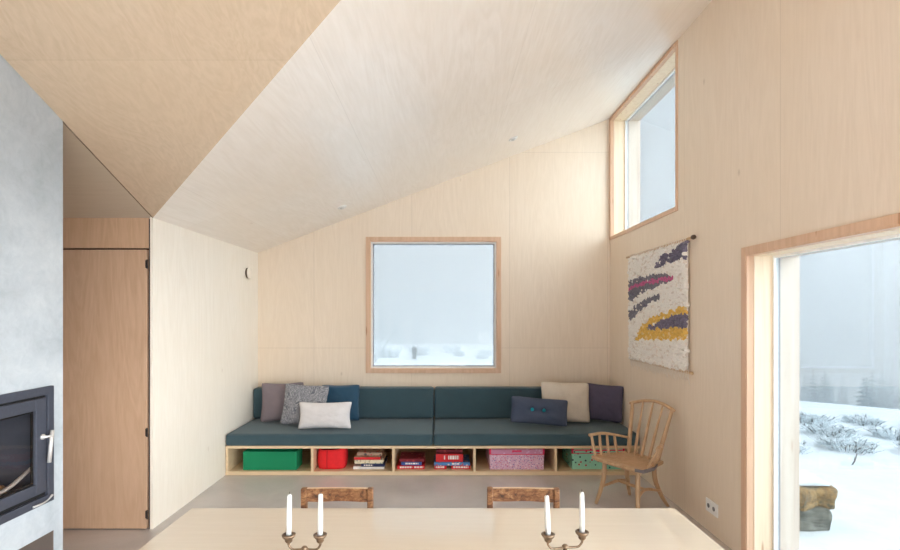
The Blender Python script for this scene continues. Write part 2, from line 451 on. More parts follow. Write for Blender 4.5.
# right wall with clerestory and large glazing openings
CL = dict(y0=4.442+.02, y1=6.216-.02, z0=2.625+.03, z1=4.142-.03)
GL = dict(y0=1.25, y1=3.436, z0=.0, z1=2.115)
top = 4.2
bm = B()
def rw(y0, y1, z0, z1): prism(bm, [(y0, z0), (y1, z0), (y1, z1), (y0, z1)], 'x', XR, XO)
rw(CL['y1'], YB, 0, top); rw(CL['y0'], CL['y1'], 0, CL['z0']); rw(CL['y0'], CL['y1'], CL['z1'], top)
rw(GL['y1'], CL['y0'], 0, top); rw(YREAR, GL['y1'], GL['z1'], top); prism(bm, [(YREAR, top-.01), (.3, top-.01), (.3, top+.0), (YREAR, zB(YREAR)+.05)], 'x', XR, XO); rw(1.1, GL['y0'], 0, top)
struct(mesh_obj('wall_right', bm, M['ply_right']))

def ringx(bm, y0, y1, z0, z1, w, xa, xb, bottom=True, bev=.002):
    """rectangular ring in the YZ plane, inside dims y0..y1,z0..z1 grown by w outward (w<0: inward)"""
    Y0_, Y1_, Z0_, Z1_ = (y0-w, y1+w, z0-w, z1+w) if w > 0 else (y0, y1, z0, z1)
    iy0, iy1, iz0, iz1 = (y0, y1, z0, z1) if w > 0 else (y0-w, y1+w, z0-w, z1+w)
    if not bottom: Z0_ = iz0 = z0
    box(bm, (xa, Y0_, Z0_), (xb, iy0, Z1_), bev); box(bm, (xa, iy1, Z0_), (xb, Y1_, Z1_), bev)
    box(bm, (xa, iy0, iz1), (xb, iy1, Z1_), bev)
    if bottom: box(bm, (xa, iy0, Z0_), (xb, iy1, iz0), bev)

def window_x(name, o, bottom=True, wf=.05):
    w = struct(empty(name, (XR, (o['y0']+o['y1'])/2, o['z0'])))
    w0 = Vector((XR, (o['y0']+o['y1'])/2, o['z0']))
    def add(nm, bm, m, par=w):
        q = mesh_obj(nm, bm, m, par)
        q.data.transform(Matrix.Translation(-w0)) if par is w else None
        return q
    a = (o['y0'], o['y1'], o['z0'], o['z1'])
    bm = B(); ringx(bm, *a, wf, XR-.014, XR+.002, bottom)
    if name == 'window_2':   # its casing meets the ceiling and the corner
        pass
    ringx(bm, a[0]-.001, a[1]+.001, a[2]-.001, a[3]+.001, -.012, XR-.010, XR+.04, bottom, 0); add('casing', bm, M['pine_trim'])
    bm = B(); ringx(bm, *a, -.014, XR+.04, XR+.165, bottom, 0); add('jamb', bm, M['pine_light'])
    bm = B(); ringx(bm, *a, -.03, XR+.165, XR+.195, bottom, .001); sh = add('sash', bm, M['white'])
    bm = B(); ringx(bm, *a, -.026, XR+.195, XR+.21, bottom, 0); add('gasket', bm, M['grey_seal'])
    bm = B(); ringx(bm, *a, -.014, XR+.21, XO-.01, bottom, 0); add('outer_board', bm, M['pine_board'])
    bm = B(); box(bm, (XR+.176, a[0]+.028, a[2]+(.028 if bottom else .002)), (XR+.184, a[1]-.028, a[3]-.028)); g = add('glass_pane', bm, M['glass'])
    return w
window_x('window_2', CL, wf=.018 if False else .045) if False else None
# clerestory: narrow casing where it meets ceiling and corner
def window_clere():
    o = CL
    w = struct(empty('window_2', (0, 0, 0)))
    a = (o['y0'], o['y1'], o['z0'], o['z1'])
    bm = B()
    box(bm, (XR-.008, a[0]-.02, a[2]-.03), (XR+.002, a[0], a[3]+.028), .002)
    box(bm, (XR-.014, a[1], a[2]-.03), (XR+.002, a[1]+.022, a[3]+.028), .002)
    box(bm, (XR-.014, a[0], a[2]-.03), (XR+.002, a[1], a[2]), .002)
    box(bm, (XR-.014, a[0], a[3]), (XR+.002, a[1], a[3]+.022), .002)
    ringx(bm, a[0]-.001, a[1]+.001, a[2]-.001, a[3]+.001, -.012, XR-.010, XR+.03, True, 0); mesh_obj('casing', bm, M['pine_trim'], w)
    bm = B(); ringx(bm, *a, -.014, XR+.03, XR+.165, True, 0); mesh_obj('jamb', bm, M['pine_light'], w)
    bm = B(); ringx(bm, *a, -.03, XR+.165, XR+.195, True, .001); mesh_obj('sash', bm, M['white'], w)
    bm = B(); ringx(bm, *a, -.026, XR+.195, XR+.21, True, 0); mesh_obj('gasket', bm, M['grey_seal'], w)
    bm = B(); ringx(bm, *a, -.014, XR+.21, XO-.01, True, 0); mesh_obj('outer_board', bm, M['pine_board'], w)
    bm = B(); box(bm, (XR+.176, a[0]+.028, a[2]+.028), (XR+.184, a[1]-.028, a[3]-.028)); mesh_obj('glass_pane', bm, M['glass'], w)
window_clere()
window_x('window_3', GL, bottom=False)

# back window
def window_back():
    w = struct(empty('window_1', (0, 0, 0)))
    def ringy(bm, x0, x1, z0, z1, wd, ya, yb, bev=.002):
        box(bm, (x0, ya, z0), (x0+wd, yb, z1), bev); box(bm, (x1-wd, ya, z0), (x1, yb, z1), bev)
        box(bm, (x0+wd, ya, z0), (x1-wd, yb, z0+wd), bev); box(bm, (x0+wd, ya, z1-wd), (x1-wd, yb, z1), bev)
    bm = B(); ringy(bm, -.941, .742, .973, 2.669, .040, YB-.018, YB+.001); ringy(bm, WX0-.002, WX1+.002, WZ0-.002, WZ1+.002, .018, YB-.012, YB+.06, 0)
    mesh_obj('casing', bm, M['pine_trim'], w)
    bm = B(); ringy(bm, WX0, WX1, WZ0, WZ1, .036, YB+.05, YB+.12, .002); mesh_obj('sash', bm, M['white'], w)
    bm = B(); ringy(bm, WX0+.03, WX1-.03, WZ0+.03, WZ1-.03, .016, YB+.058, YB+.11, 0); mesh_obj('gasket', bm, M['grey_seal'], w)
    bm = B(); ringy(bm, WX0, WX1, WZ0, WZ1, .02, YB+.12, YB+.24, 0); mesh_obj('outer_board', bm, M['pine_board'], w)
    bm = B(); box(bm, (WX0+.034, YB+.08, WZ0+.034), (WX1-.034, YB+.088, WZ1-.034)); mesh_obj('glass_pane', bm, M['glass_less_dim'], w)
window_back()

# ------------------------------------------------------------------ bench
FY = 5.285
bench = tag(empty('storage_bench', (0, FY, 0)), 'long pale plywood storage bench with open compartments under the window', 'bench')
def bpart(nm, lo, hi, bev=.0015):
    bm = B(); box(bm, (lo[0], lo[1]-FY, lo[2]), (hi[0], hi[1]-FY, hi[2]), bev); return mesh_obj(nm, bm, M['ply_bench'], bench)
bx0, bx1 = XL+.004, XR-.004
bpart('top_board', (bx0, FY, .285), (bx1, YB-.02, .312)); bpart('bottom_board', (bx0, FY, .002), (bx1, YB-.02, .042))
bpart('back_panel', (bx0, YB-.02, .002), (bx1, YB-.004, .312))
pitch = 81.3/500*FY
DV = [(312-441.5)/500*FY+i*pitch for i in range(5)]
for x in [bx0+.014]+DV: bpart('divider', (x-.013, FY+.003, .042), (x+.013, YB-.02, .285))

# seat and back cushions
def cushion(name, lo, hi, label, group, bev=.028):
    lo, hi = Vector(lo), Vector(hi); c = Vector(((lo.x+hi.x)/2, (lo.y+hi.y)/2, lo.z))
    t = B(); box(t, lo-c, hi-c, bev, 4)
    for f in t.faces: f.smooth = True
    o = mesh_obj(name, t, M['sofa'], None, loc=c)
    tag(o, label, 'cushion', group)
    # piping along the front top edge
    p = B(); w = (hi.x-lo.x)/2; d = (hi.y-lo.y)/2; h = hi.z-lo.z
    tube(p, [(-w+bev*.5, -d+.004, h-.010), (w-bev*.5, -d+.004, h-.010)], .0035, 6)
    mesh_obj('piping', p, M['sofa'], o)
    return o
SX = -.09
cushion('seat_cushion', (XL+.006, FY-.012, .3125), (SX-.003, 6.20, .440), 'left half of the slate green bench seat mattress, under the white pillow', 'bench seat cushions')
cushion('seat_cushion', (SX+.003, FY-.012, .3125), (XR-.008, 6.20, .440), 'right half of the slate green bench seat mattress, beside the spindle armchair', 'bench seat cushions')
cushion('back_cushion', (XL+.008, 6.03, .4415), (SX-.003, YB-.008, .812), 'left slate green back cushion against the wall, behind the taupe pillow', 'bench back cushions', .035)
cushion('back_cushion', (SX+.003, 6.03, .4415), (XR-.008, YB-.008, .812), 'right slate green back cushion against the wall, behind the cream pillow', 'bench back cushions', .035)

# pillows
def pillow(label, w, h, t, mat, x, ybot, lean, rz=0, roll=0, conc=.05, seed=0, piping=None, flange=0, zb=.449, name='throw_pillow'):
    n = 34; bm = B(); rnd = random.Random(seed)
    ox = Vector((rnd.random()*50, rnd.random()*50, 0))
    def prof(u, v): return max(0, (1-abs(u)**2.6)*(1-abs(v)**2.6))**.48
    grids = []
    for s in (-1, 1):
        g = []
        for i in range(n+1):
            row = []
            for j in range(n+1):
                u, v = -1+2*i/n, -1+2*j/n
                kr = 1-.055*abs(u*v)**7; px = w/2*u*(1-conc*(1-v*v))*kr; pz = h/2*v*(1-conc*1.1*(1-u*u))*kr
                nz = noise.noise(Vector((u*1.7, v*1.7, s*3))+ox)*.16+noise.noise(Vector((u*5, v*5, s*7))+ox)*.07
                # radiating creases from corners
                cr = math.sin((abs(u)-abs(v))*9+nz*8)*.02*(abs(u*v))**.5
                th = t/2*prof(u, v)*(1+nz*.7)+t*cr*prof(u, v)
                if s == -1 and piping == 'buttons':
                    for bu in (-.27, .13):
                        dd = ((u-bu)*w/2)**2+((v-.02)*h/2)**2; th -= t*.27*math.exp(-dd/.0016)
                    th -= t*.10*math.exp(-((v-.02)*h/2)**2/.0008)*(1 if -.5 < u < .47 else 0)*max(0, 1-abs(u*1.9)**2)
                th = max(th, .0025)
                row.append(bm.verts.new((px, s*th, pz+h/2)))
            g.append(row)
        grids.append(g)
    for k, g in enumerate(grids):
        for i in range(n):
            for j in range(n):
                q = (g[i][j], g[i+1][j], g[i+1][j+1], g[i][j+1])
                f = bm.faces.new(q if k == 0 else q[::-1]); f.smooth = True
    a, b = grids
    for i in range(n):
        for q in ((a[i][0], b[i][0], b[i+1][0], a[i+1][0]), (a[i+1][n], b[i+1][n], b[i][n], a[i][n]), (a[0][i+1], b[0][i+1], b[0][i], a[0][i]), (a[n][i], b[n][i], b[n][i+1], a[n][i+1])):
            bm.faces.new(q).smooth = True
    o = mesh_obj(name, bm, mat)
    if flange:
        p = B(); pts = []
        for e in range(4):
            for q in range(12):
                s_ = -1+2*q/12
                u, v = ((s_, -1), (1, s_), (-s_, 1), (-1, -s_))[e]
                kr = 1-.055*abs(u*v)**7; pts.append(Vector((w/2*u*(1-conc*(1-v*v))*kr, 0, h/2+h/2*v*(1-conc*1.1*(1-u*u))*kr)))
        pts.append(pts[0]); tube(p, pts, flange, 6, smooth_path=False)
        mesh_obj('piping', p, mat, o)
    if piping == 'buttons':
        for bu in (-.27, .13):
            p = B(); lathe(p, [(.001, -.012), (.014, -.011), (.02, -.005), (.018, .004), (.006, .006)], 20, (w/2*bu, -t*.27, h/2+.01), 'y')
            q = mesh_obj('button', p, M['teal'], o, True); q['label'] = 'teal round button'
    o.location = (x, ybot, zb); o.rotation_euler = (R(-lean), R(roll), R(rz))
    tag(o, label, 'pillow', 'throw pillows on the bench')
    return o
pillow('taupe square pillow with pointed corners, at the end of the bench by the pale wall', .50, .46, .13, M['taupe'], -1.865, 5.84, 10, 4, -1, .09, 1, flange=.005)
pillow('grey swirl patterned square pillow behind the white oblong pillow', .52, .47, .13, M['swirl'], -1.57, 5.63, 15, -3, 3, .08, 2, flange=.004)
pillow('navy velvet square pillow beside the grey patterned pillow', .46, .43, .13, M['navy'], -1.19, 5.86, 9, 4, 0, .07, 3, flange=.004)
pillow('white oblong pillow lying in front of the grey and navy pillows', .61, .30, .15, M['whitep'], -1.278, 5.46, 11, -3, -1, .10, 4)
pillow('blue grey oblong pillow with two teal buttons', .66, .30, .13, M['bluegrey'], 1.085, 5.57, 13, 2, 5, .05, 5, 'buttons', zb=.474)
pillow('cream square pillow behind the pillow with teal buttons', 0.58, .47, .14, M['cream'], 1.435, 5.77, 13, 2, 2.5, .05, 6, zb=.455)
pillow('dark plum grey pillow in the corner beside the cream pillow', 0.45, .43, .11, M['purple'], 1.865, 5.81, 9, -26, 2, .06, 7, flange=.003, zb=.462)

# ------------------------------------------------------------------ things in the bench
SHZ = .0425
def vessel(name, label, x0, x1, z1, y0, y1, mat, cat, lid=None, lidh=.045, trim=None):
    c = Vector(((x0+x1)/2, (y0+y1)/2, SHZ)); w, d = (x1-x0)/2, (y1-y0)/2; h = z1-SHZ
    bm = B()
    if lid is None:
        th = .008
        box(bm, (-w, -d, 0), (w, -d+th, h), .003); box(bm, (-w, d-th, 0), (w, d, h), .003)
        box(bm, (-w, -d+th, 0), (-w+th, d-th, h), .003); box(bm, (w-th, -d+th, 0), (w, d-th, h), .003); box(bm, (-w+th, -d+th, 0), (w-th, d-th, th))
    else:
        box(bm, (-w+.004, -d+.004, 0), (w-.004, d-.004, h-.004), .004)
    o = mesh_obj(name, bm, mat, loc=c); tag(o, label, cat)
    if lid is not None:
        bm = B(); box(bm, (-w, -d, h-lidh), (w, d, h), .004); l = mesh_obj('lid', bm, lid, o)
        if trim is not None:
            bm = B(); e = .0015
            for sx in (-1, 1): box(bm, (sx*w-(.02 if sx > 0 else 0)+(e if sx > 0 else -e), -d-e, h-lidh-e), (sx*w+(.02 if sx < 0 else 0)+(e if sx > 0 else -e), -d+.02, h+e), .001)
            box(bm, (-w-e, -d-e, h-lidh-e), (w+e, -d+.001, h-lidh+.006), .001); box(bm, (-.05, -d-e, h-.03), (.05, -d+.001, h-.012), .001)
            mesh_obj('trim_tape', bm, trim, l)
    return o
vessel('storage_box', 'green woven open box in the bench bay beside the pale wall', -2.116, -1.545, .240, 5.33, 5.55, M['green'], 'box')
vessel('storage_box', 'pink floral cardboard box with a lilac lid', .512, 1.10, .262, 5.345, 5.85, M['pink'], 'box', M['pink_lid'], .058, M['pinkred'])
vessel('storage_box', 'mint green dotted cardboard box with pink banded lid behind the armchair', 1.395, 1.96, .262, 5.355, 5.80, M['mint'], 'box', M['mint'], .05, M['pinkred'])
# pink band on mint box lid
ob = [o for o in bpy.data.objects if o.name.startswith('storage_box') and 'mint' in o['label']][0]
bm = B(); box(bm, (-.255, -.2245, .2), (.255, -.222, .203+.010), .0005); mesh_obj('band', bm, M['pinkred'], ob)

# red soft bag
def red_bag():
    bm = B(); n = 40; rings = []
    levels = [(0, .94), (.0, 1), (.03, 1.03), (.08, 1.07), (.14, 1.06), (.19, 1.0), (.215, .97)]
    def rr(a, k):
        c, s = math.cos(a), math.sin(a); e = .55
        return (math.copysign(abs(c)**e, c)*.145*k, math.copysign(abs(s)**e, s)*.13*k)
    for inner in (0, 1):
        lv = levels if not inner else [(z, k-.035) for z, k in levels[::-1] if z > 0]+[(.012, .93)]
        for z, k in lv:
            ring = []
            for i in range(n):
                a = 2*math.pi*i/n; x, y = rr(a, k)
                zz = z*(1+.06*math.cos(2*a+.6)*(z > .18))
                ring.append(bm.verts.new((x, y, zz)))
            rings.append(ring)
    for i in range(len(rings)-1):
        for j in range(n):
            f = bm.faces.new((rings[i][j], rings[i][(j+1) % n], rings[i+1][(j+1) % n], rings[i+1][j])); f.smooth = True
            f.material_index = 0 if i < 7 else 1
    bm.faces.new(rings[0][::-1]); bm.faces.new(rings[-1])
    o = mesh_obj('felt_basket', bm, [M['red_bag'], M['red_dark']], loc=(-1.19, 5.49, SHZ+.001))
    tag(o, 'bright red soft felt basket in the second bench bay', 'basket')
    bm = B(); tube(bm, [(-.035, -.141, .012), (-.035, -.149, .10), (-.035, -.133, .20)], .003, 6); mesh_obj('seam', bm, M['red_dark'], o)
red_bag()

# board games: stacks
def game(label, x0, x1, y0, y1, z0, h, mat, top=None, marks=None, rz=0, grp='board games in the bench'):
    c = Vector(((x0+x1)/2, (y0+y1)/2, z0)); w, d = (x1-x0)/2, (y1-y0)/2
    bm = B(); box(bm, (-w+.002, -d+.002, 0), (w-.002, d-.002, h*.5), .001); o = mesh_obj('board_game_box', bm, mat, loc=c)
    o.rotation_euler.z = R(rz)
    bm = B(); box(bm, (-w, -d, h*.12), (w, d, h-.001), .0015)
    for f in bm.faces:
        if f.calc_center_median().z > h-.003 and top is not None: f.material_index = 1
    l = mesh_obj('lid', bm, [mat, top or mat], o)
    if marks:
        bm = B(); rnd = random.Random(int(x0*1000+z0*777))
        for (a, b, m) in marks:
            xx = a
            while xx < b:   # illegible title marks
                ww = rnd.uniform(.012, .03); box(bm, (-w+xx*2*w, -d-.0012, h*.32), (-w+min(xx*2*w+ww, b*2*w), -d+.001, h*.78), 0); xx += (ww+.006)/(2*w)
        if len(bm.faces): mesh_obj('title', bm, marks[0][2], l)
        else: bm.free()
    tag(o, label, 'board game', grp); return o
X = lambda px, Y=5.34: (px-441.5)*Y/500
z = SHZ
game('white board game box at the bottom of the pile beside the red basket', X(352.6), X(384), 5.36, 5.70, z, .030, M['game_white'], None, None)
game('navy game box with a pale title, near the bottom beside the red basket', X(361), X(384.6), 5.345, 5.66, z+.0305, .032, M['game_navy'], None, [(.12, .5, M['game_white'])])
game('cream picture book in the middle of the pile beside the red basket', X(354.3), X(383), 5.35, 5.66, z+.063, .042, M['game_cream'])
game('red spined box with a patterned top beside the red basket', X(353.8), X(380.2), 5.345, 5.62, z+.1055, .032, M['game_red'], M['game_beige'])
game('beige patterned box on top of the pile beside the red basket', X(356.5), X(381.5), 5.39, 5.62, z+.138, .034, M['game_beige'], M['game_beige'])
z = SHZ
game('red and white box at the bottom of the low game pile', X(397), X(424.5), 5.36, 5.68, z, .040, M['game_red'], None, [(.1, .55, M['game_white']), (.62, .95, M['game_white'])])
game('blue box with a pale title in the low game pile', X(401), X(421.5), 5.365, 5.66, z+.0405, .036, M['game_blue'], None, [(.2, .85, M['game_white'])])
game('maroon picture box on top of the low game pile', X(399.2), X(424.2), 5.37, 5.64, z+.077, .034, M['game_maroon'], M['game_maroon'])
z = SHZ
game('small red box at the base of the tall red game pile, next to its twin', X(434.3), X(446.6), 5.36, 5.62, z, .040, M['game_red'], None, [(.12, .85, M['game_white'])])
game('long red box at the base of the tall red game pile', X(451.2), X(470.6), 5.36, 5.62, z, .040, M['game_red'], None, [(.1, .9, M['game_white'])])
game('light blue box in the middle of the tall red game pile', X(434), X(470), 5.355, 5.66, z+.0405, .036, M['game_sky'], None, [(.5, .72, M['game_white'])])
game('red box with a white emblem and title above the light blue box', X(435.8), X(463.2), 5.365, 5.62, z+.077, .088, M['game_red'], M['game_maroon'], [(.3, .34, M['game_white']), (.45, .85, M['game_cream'])])
game('dark maroon box topmost of the tall red game pile', X(436.5), X(462.5), 5.41, 5.65, z+.1655, .028, M['game_maroon'], M['game_maroon'])

# ------------------------------------------------------------------ fireplace insert
st = tag(empty('stove', (XL, 2.575, .61)), 'dark grey wood stove insert with glass door in the concrete wall', 'stove')
so = Vector((XL, 2.575, .61))
def spart(nm, bm, m, par=None, label=None):
    bm.transform(Matrix.Translation(-so)) if par is None or True else None
    o = mesh_obj(nm, bm, m, par or st)
    if label: o['label'] = label
    return o
FY0, FY1, FZ0, FZ1 = 2.198, 2.925, .618, 1.286
bm = B(); ringx(bm, FY0, FY1, FZ0, FZ1, -.045, XL+.001, XL+.022); spart('surround_frame', bm, M['stove_iron'])
bm = B(); ringx(bm, FY0+.04, FY1-.04, FZ0+.06, FZ1-.06, -.02, XL-.02, XL+.008, True, 0)
ringx(bm, FY0+.03, FY1-.03, FZ0+.03, FZ1-.03, -.04, XL-.02, XL+.004, True, 0); spart('recess', bm, M['black'])
bm = B()
dy0, dy1, dz0, dz1 = FY0+.05, FY1-.052, FZ0+.067, FZ1-.06
gy0, gy1, gz0, gz1 = dy0+.08, 2.80, .747, 1.162
box(bm, (XL-.006, dy0, dz0), (XL+.018, gy0, dz1), .003); box(bm, (XL-.006, gy1, dz0), (XL+.018, dy1, dz1), .003)
box(bm, (XL-.006, gy0, dz0), (XL+.018, gy1, gz0), .003); box(bm, (XL-.006, gy0, gz1), (XL+.018, gy1, dz1), .003)
door = spart('stove_door', bm, M['stove_iron'])
bm = B(); box(bm, (XL+.002, gy0, gz0), (XL+.007, gy1, gz1)); spart('glass_pane', bm, M['stove_glass'], door)
bm = B(); ringx(bm, gy0, gy1, gz0, gz1, -.012, XL-.006, XL+.0015, True, 0); spart('glass_border', bm, M['black'], door)
# handle: knob rod and tilted steel bar
bm = B(); lathe(bm, [(.004, .018), (.016, .019), (.016, .026), (.009, .030), (.007, .045)], 16, (XL, 2.842, 1.006), 'x')
tube(bm, [(XL+.042, 2.842, 1.006), (XL+.050, 2.855, 1.006), (XL+.050, 2.868, 1.004)], .006, 8); spart('handle_rod', bm, M['steel'], door)
bm = B(); tube(bm, [(XL+.050, 2.876, 1.037), (XL+.050, 2.852, .857)], .0105, 12); spart('handle_bar', bm, M['steel'], door, 'silver steel handle bar')
bm = B(); tube(bm, [(XL+.024, 2.77, .632), (XL+.04, 2.81, .636), (XL+.036, 2.86, .640), (XL+.03, 2.90, .655)], [.006, .005, .004, .007], 8); spart('air_lever', bm, M['steel'])
# firebox
bm = B(); x0 = XL-.40
box(bm, (x0, FY0+.045, .66), (x0+.03, 2.907, 1.235), 0, mi=0)
box(bm, (x0+.03, FY0+.045, .66), (XL-.022, FY0+.075, 1.235), 0, mi=0)
box(bm, (x0+.03, 2.877, .66), (XL-.022, 2.907, 1.235), 0, mi=1)
box(bm, (x0+.03, FY0+.075, .66), (XL-.022, 2.877, .69), 0, mi=1)
box(bm, (x0+.03, FY0+.075, 1.205), (XL-.022, 2.877, 1.235), 0, mi=1)
spart('firebox', bm, [M['brick_liner'], M['liner_dark']])
bm = B(); tube(bm, [(XL-.05, FY0+.09, .80), (XL-.05, 2.45, .745), (XL-.05, 2.68, .76), (XL-.05, 2.86, .83)], [.012, .014, .014, .01], 8, flat=.8); spart('log_guard', bm, M['steel'])
for k, (y0, y1, xx, zz, r) in enumerate([(2.33, 2.66, -.24, .742, .045), (2.36, 2.72, -.12, .737, .04), (2.40, 2.62, -.18, .835, .036)]):
    bm = B(); tube(bm, [(XL+xx, y0, zz), (XL+xx-.03, (y0+y1)/2, zz+.01), (XL+xx+.02, y1, zz)], [r, r*1.05, r*.9], 12)
    tag(mesh_obj('firewood_log', bm, M['log']), ['split log on the stove floor at the back, behind the glass', 'split log on the stove floor just behind the glass', 'split log lying across the two others inside the stove'][k], 'log', 'firewood in the stove')

# ------------------------------------------------------------------ wall vent disc
o = tag(empty('wall_vent', (XL, 5.885, 2.19)), 'small round vent high on the pale left wall', 'vent')
bm = B(); lathe(bm, [(.03, .001), (.06, .001), (.062, .010), (.05, .022), (.03, .022)], 28, axis='x'); mesh_obj('collar', bm, plain('dark vent collar', srgb(96, 74, 54), .6), o)
bm = B(); lathe(bm, [(.02, .024), (.070, .024), (.073, .030), (.070, .036), (.03, .038), (.01, .038)], 32, axis='x'); mesh_obj('disc', bm, M['ply_left'], o)

# ceiling spots on plane A
def spot(px, py, label):
    dx, dz = (px-441.5)/500, (314.7-py)/500
    t = (Z0-H-SA*XL)/(dz-SA*dx); p = Vector((dx*t, t, H+dz*t))
    o = empty('ceiling_spotlight', p); o.rotation_euler = (0, -math.atan(SA), 0)
    bm = B(); lathe(bm, [(.030, -.001), (.052, -.001), (.053, -.008), (.044, -.014), (.030, -.008)], 24); mesh_obj('ring', bm, M['socket_white'], o)
    bm = B(); lathe(bm, [(.002, -.004), (.029, -.004), (.026, -.012), (.012, -.024), (.002, -.026)], 20); mesh_obj('lamp', bm, M['steel'], o)
    tag(o, label, 'spotlight', 'recessed ceiling spotlights')
spot(513, 138.5, 'small white recessed ceiling spotlight, nearer the high side window')
spot(342, 207, 'small white recessed ceiling spotlight, above the edge of the square window')

# wall socket
o = tag(empty('wall_socket', (XR-.0005, 3.875, .207)), 'white double wall socket low on the wood wall', 'socket')
bm = B(); box(bm, (-.010, -.083, -.05), (0, .083, .05), .003); mesh_obj('plate', bm, M['socket_white'], o)
for y in (.04, -.035):
    bm = B(); lathe(bm, [(.002, -.0105), (.017, -.0105), (.017, -.0125), (.002, -.0125)], 20, (0, y, 0), 'x'); mesh_obj('outlet', bm, M['socket_dark'], o)

# ------------------------------------------------------------------ wall hanging
hz = 2.338
wh = tag(empty('wall_hanging', (XR-.03, 4.94, hz)), 'shaggy cream woven wall hanging with grey, pink and mustard stripes', 'wall hanging')
bm = B(); tube(bm, [(0, 5.59-4.94, .0), (0, 4.13-4.94, .0)], .011, 12); mesh_obj('top_dowel', bm, M['dowel'], wh)
bm = B(); lathe(bm, [(.006, -.02), (.018, -.016), (.020, 0), (.016, .014), (.004, .018)], 14, (0, 4.115-4.94, 0), 'y'); mesh_obj('dowel_knob', bm, M['dowel_tip'], wh)
bm = B(); tube(bm, [(0, 5.47-4.94, 1.215-hz), (0, 4.13-4.94, 1.215-hz)], .012, 12); mesh_obj('lower_dowel', bm, M['dowel'], wh)
def interp(u, pts):
    if u <= pts[0][0]: return pts[0][1]
    for (a, b), (c, d_) in zip(pts, pts[1:]):
        if u <= c: return b+(d_-b)*(u-a)/(c-a)
    return pts[-1][1]
def wool(u, v):
    w = noise.noise(Vector((u*9, v*9, 2)))*.022; v += w
    if u > .54 and interp(u, [(.54, .12), (.66, .06), (1, .0)]) < v < interp(u, [(.54, .15), (.75, .145), (1, .14)]): return 2
    if u < .82:
        tp_, bt = interp(u, [(0, .225), (.2, .215), (.6, .20), (.82, .25)]), interp(u, [(0, .43), (.3, .38), (.5, .33), (.82, .285)])
        if tp_ < v < bt:
            pk = interp(u, [(0, .315), (.15, .285), (.4, .275), (.82, .262)])
            return 3 if abs(v-pk) < .017 else 1
    if u < .62 and interp(u, [(0, .53), (.15, .48), (.4, .41), (.62, .40)]) < v < interp(u, [(0, .63), (.15, .59), (.3, .50), (.62, .43)]): return 1
    if u > .16:
        tp_, bt = interp(u, [(.16, .77), (.3, .66), (.55, .57), (.8, .53), (1, .515)]), interp(u, [(.16, .81), (.6, .79), (1, .755)])
        if tp_ < v < bt:
            if u > .35 and interp(u, [(.35, .69), (.6, .62), (.8, .575), (1, .565)]) < v < interp(u, [(.35, .70), (.6, .69), (1, .665)]): return 2
            return 4
    return 0
W_, H_ = 1.265, 1.09
bm = B(); rnd = random.Random(3)
box(bm, (.002, 4.225-4.94, 1.235-hz), (.016, 5.475-4.94, -.018), .003)
ico = bmesh.new(); bmesh.ops.create_icosphere(ico, subdivisions=1, radius=1)
icv = [v.co.copy() for v in ico.verts]; icf = [[v.index for v in f.verts] for f in ico.faces]; ico.free()
nu, nv = 62, 50
for i in range(nu):
    for j in range(nv):
        u, v = (i+.5+rnd.uniform(-.45, .45))/nu, (j+.5+rnd.uniform(-.45, .45))/nv
        mi = wool(u, v); edge = .012 if u < .03 or u > .97 else 0
        c = Vector((-.008+rnd.uniform(-.006, .006), 5.48-4.94-u*W_+rnd.uniform(-1, 1)*edge, -.02-v*H_))
        s = Vector((.019*rnd.uniform(.6, 1.5), .014*rnd.uniform(.7, 1.2), .018*rnd.uniform(.7, 1.4)))
        if mi in (1, 2) and rnd.random() < .14: mi = rnd.choice((0, 1, 2, 1))
        if mi == 4 and rnd.random() < .1: mi = 5
        mi = 6 if mi == 0 and rnd.random() < .2 else mi
        if mi == 0: s *= 1.12
        rot = Matrix.Rotation(rnd.uniform(-.9, .9), 3, 'X')
        vs = [bm.verts.new(c+rot @ Vector((q.x*s.x, q.y*s.y, q.z*s.z))) for q in icv]
        for f in icf:
            nf = bm.faces.new([vs[k] for k in f]); nf.material_index = mi; nf.smooth = True
mesh_obj('woven_panel', bm, [M['wool_white'], M['wool_grey'], M['wool_plum'], M['wool_pink'], M['wool_yellow'], plain('pale mustard wool', srgb(236, 208, 150), .95), plain('warm cream wool', srgb(228, 216, 204), .95)], wh)
bm = B()
for i in range(40):
    y = 5.46-4.94-i/39*1.24; tube(bm, [(0, y, -.03), (-.013, y, .0), (0, y, .013), (.012, y, 0), (0, y, -.03)], .0022, 5, 3)
for i in range(46):
    y = 5.45-4.94-i/45*1.28; tube(bm, [(0, y, 1.25-hz), (-.014, y, 1.215-hz), (.0, y+.004, 1.16-hz-rnd.random()*.05)], .0016, 4, 3)
mesh_obj('warp_yarn', bm, M['wool_white'], wh)['kind'] = 'stuff'

# ------------------------------------------------------------------ spindle armchair
ch = tag(empty('spindle_armchair', (1.68, 4.42, 0), R(-57)), 'worn wooden spindle back armchair beside the bench', 'armchair')
CW = M['chair_wood']
def cp(nm, bm, m=CW): return mesh_obj(nm, bm, m, ch)
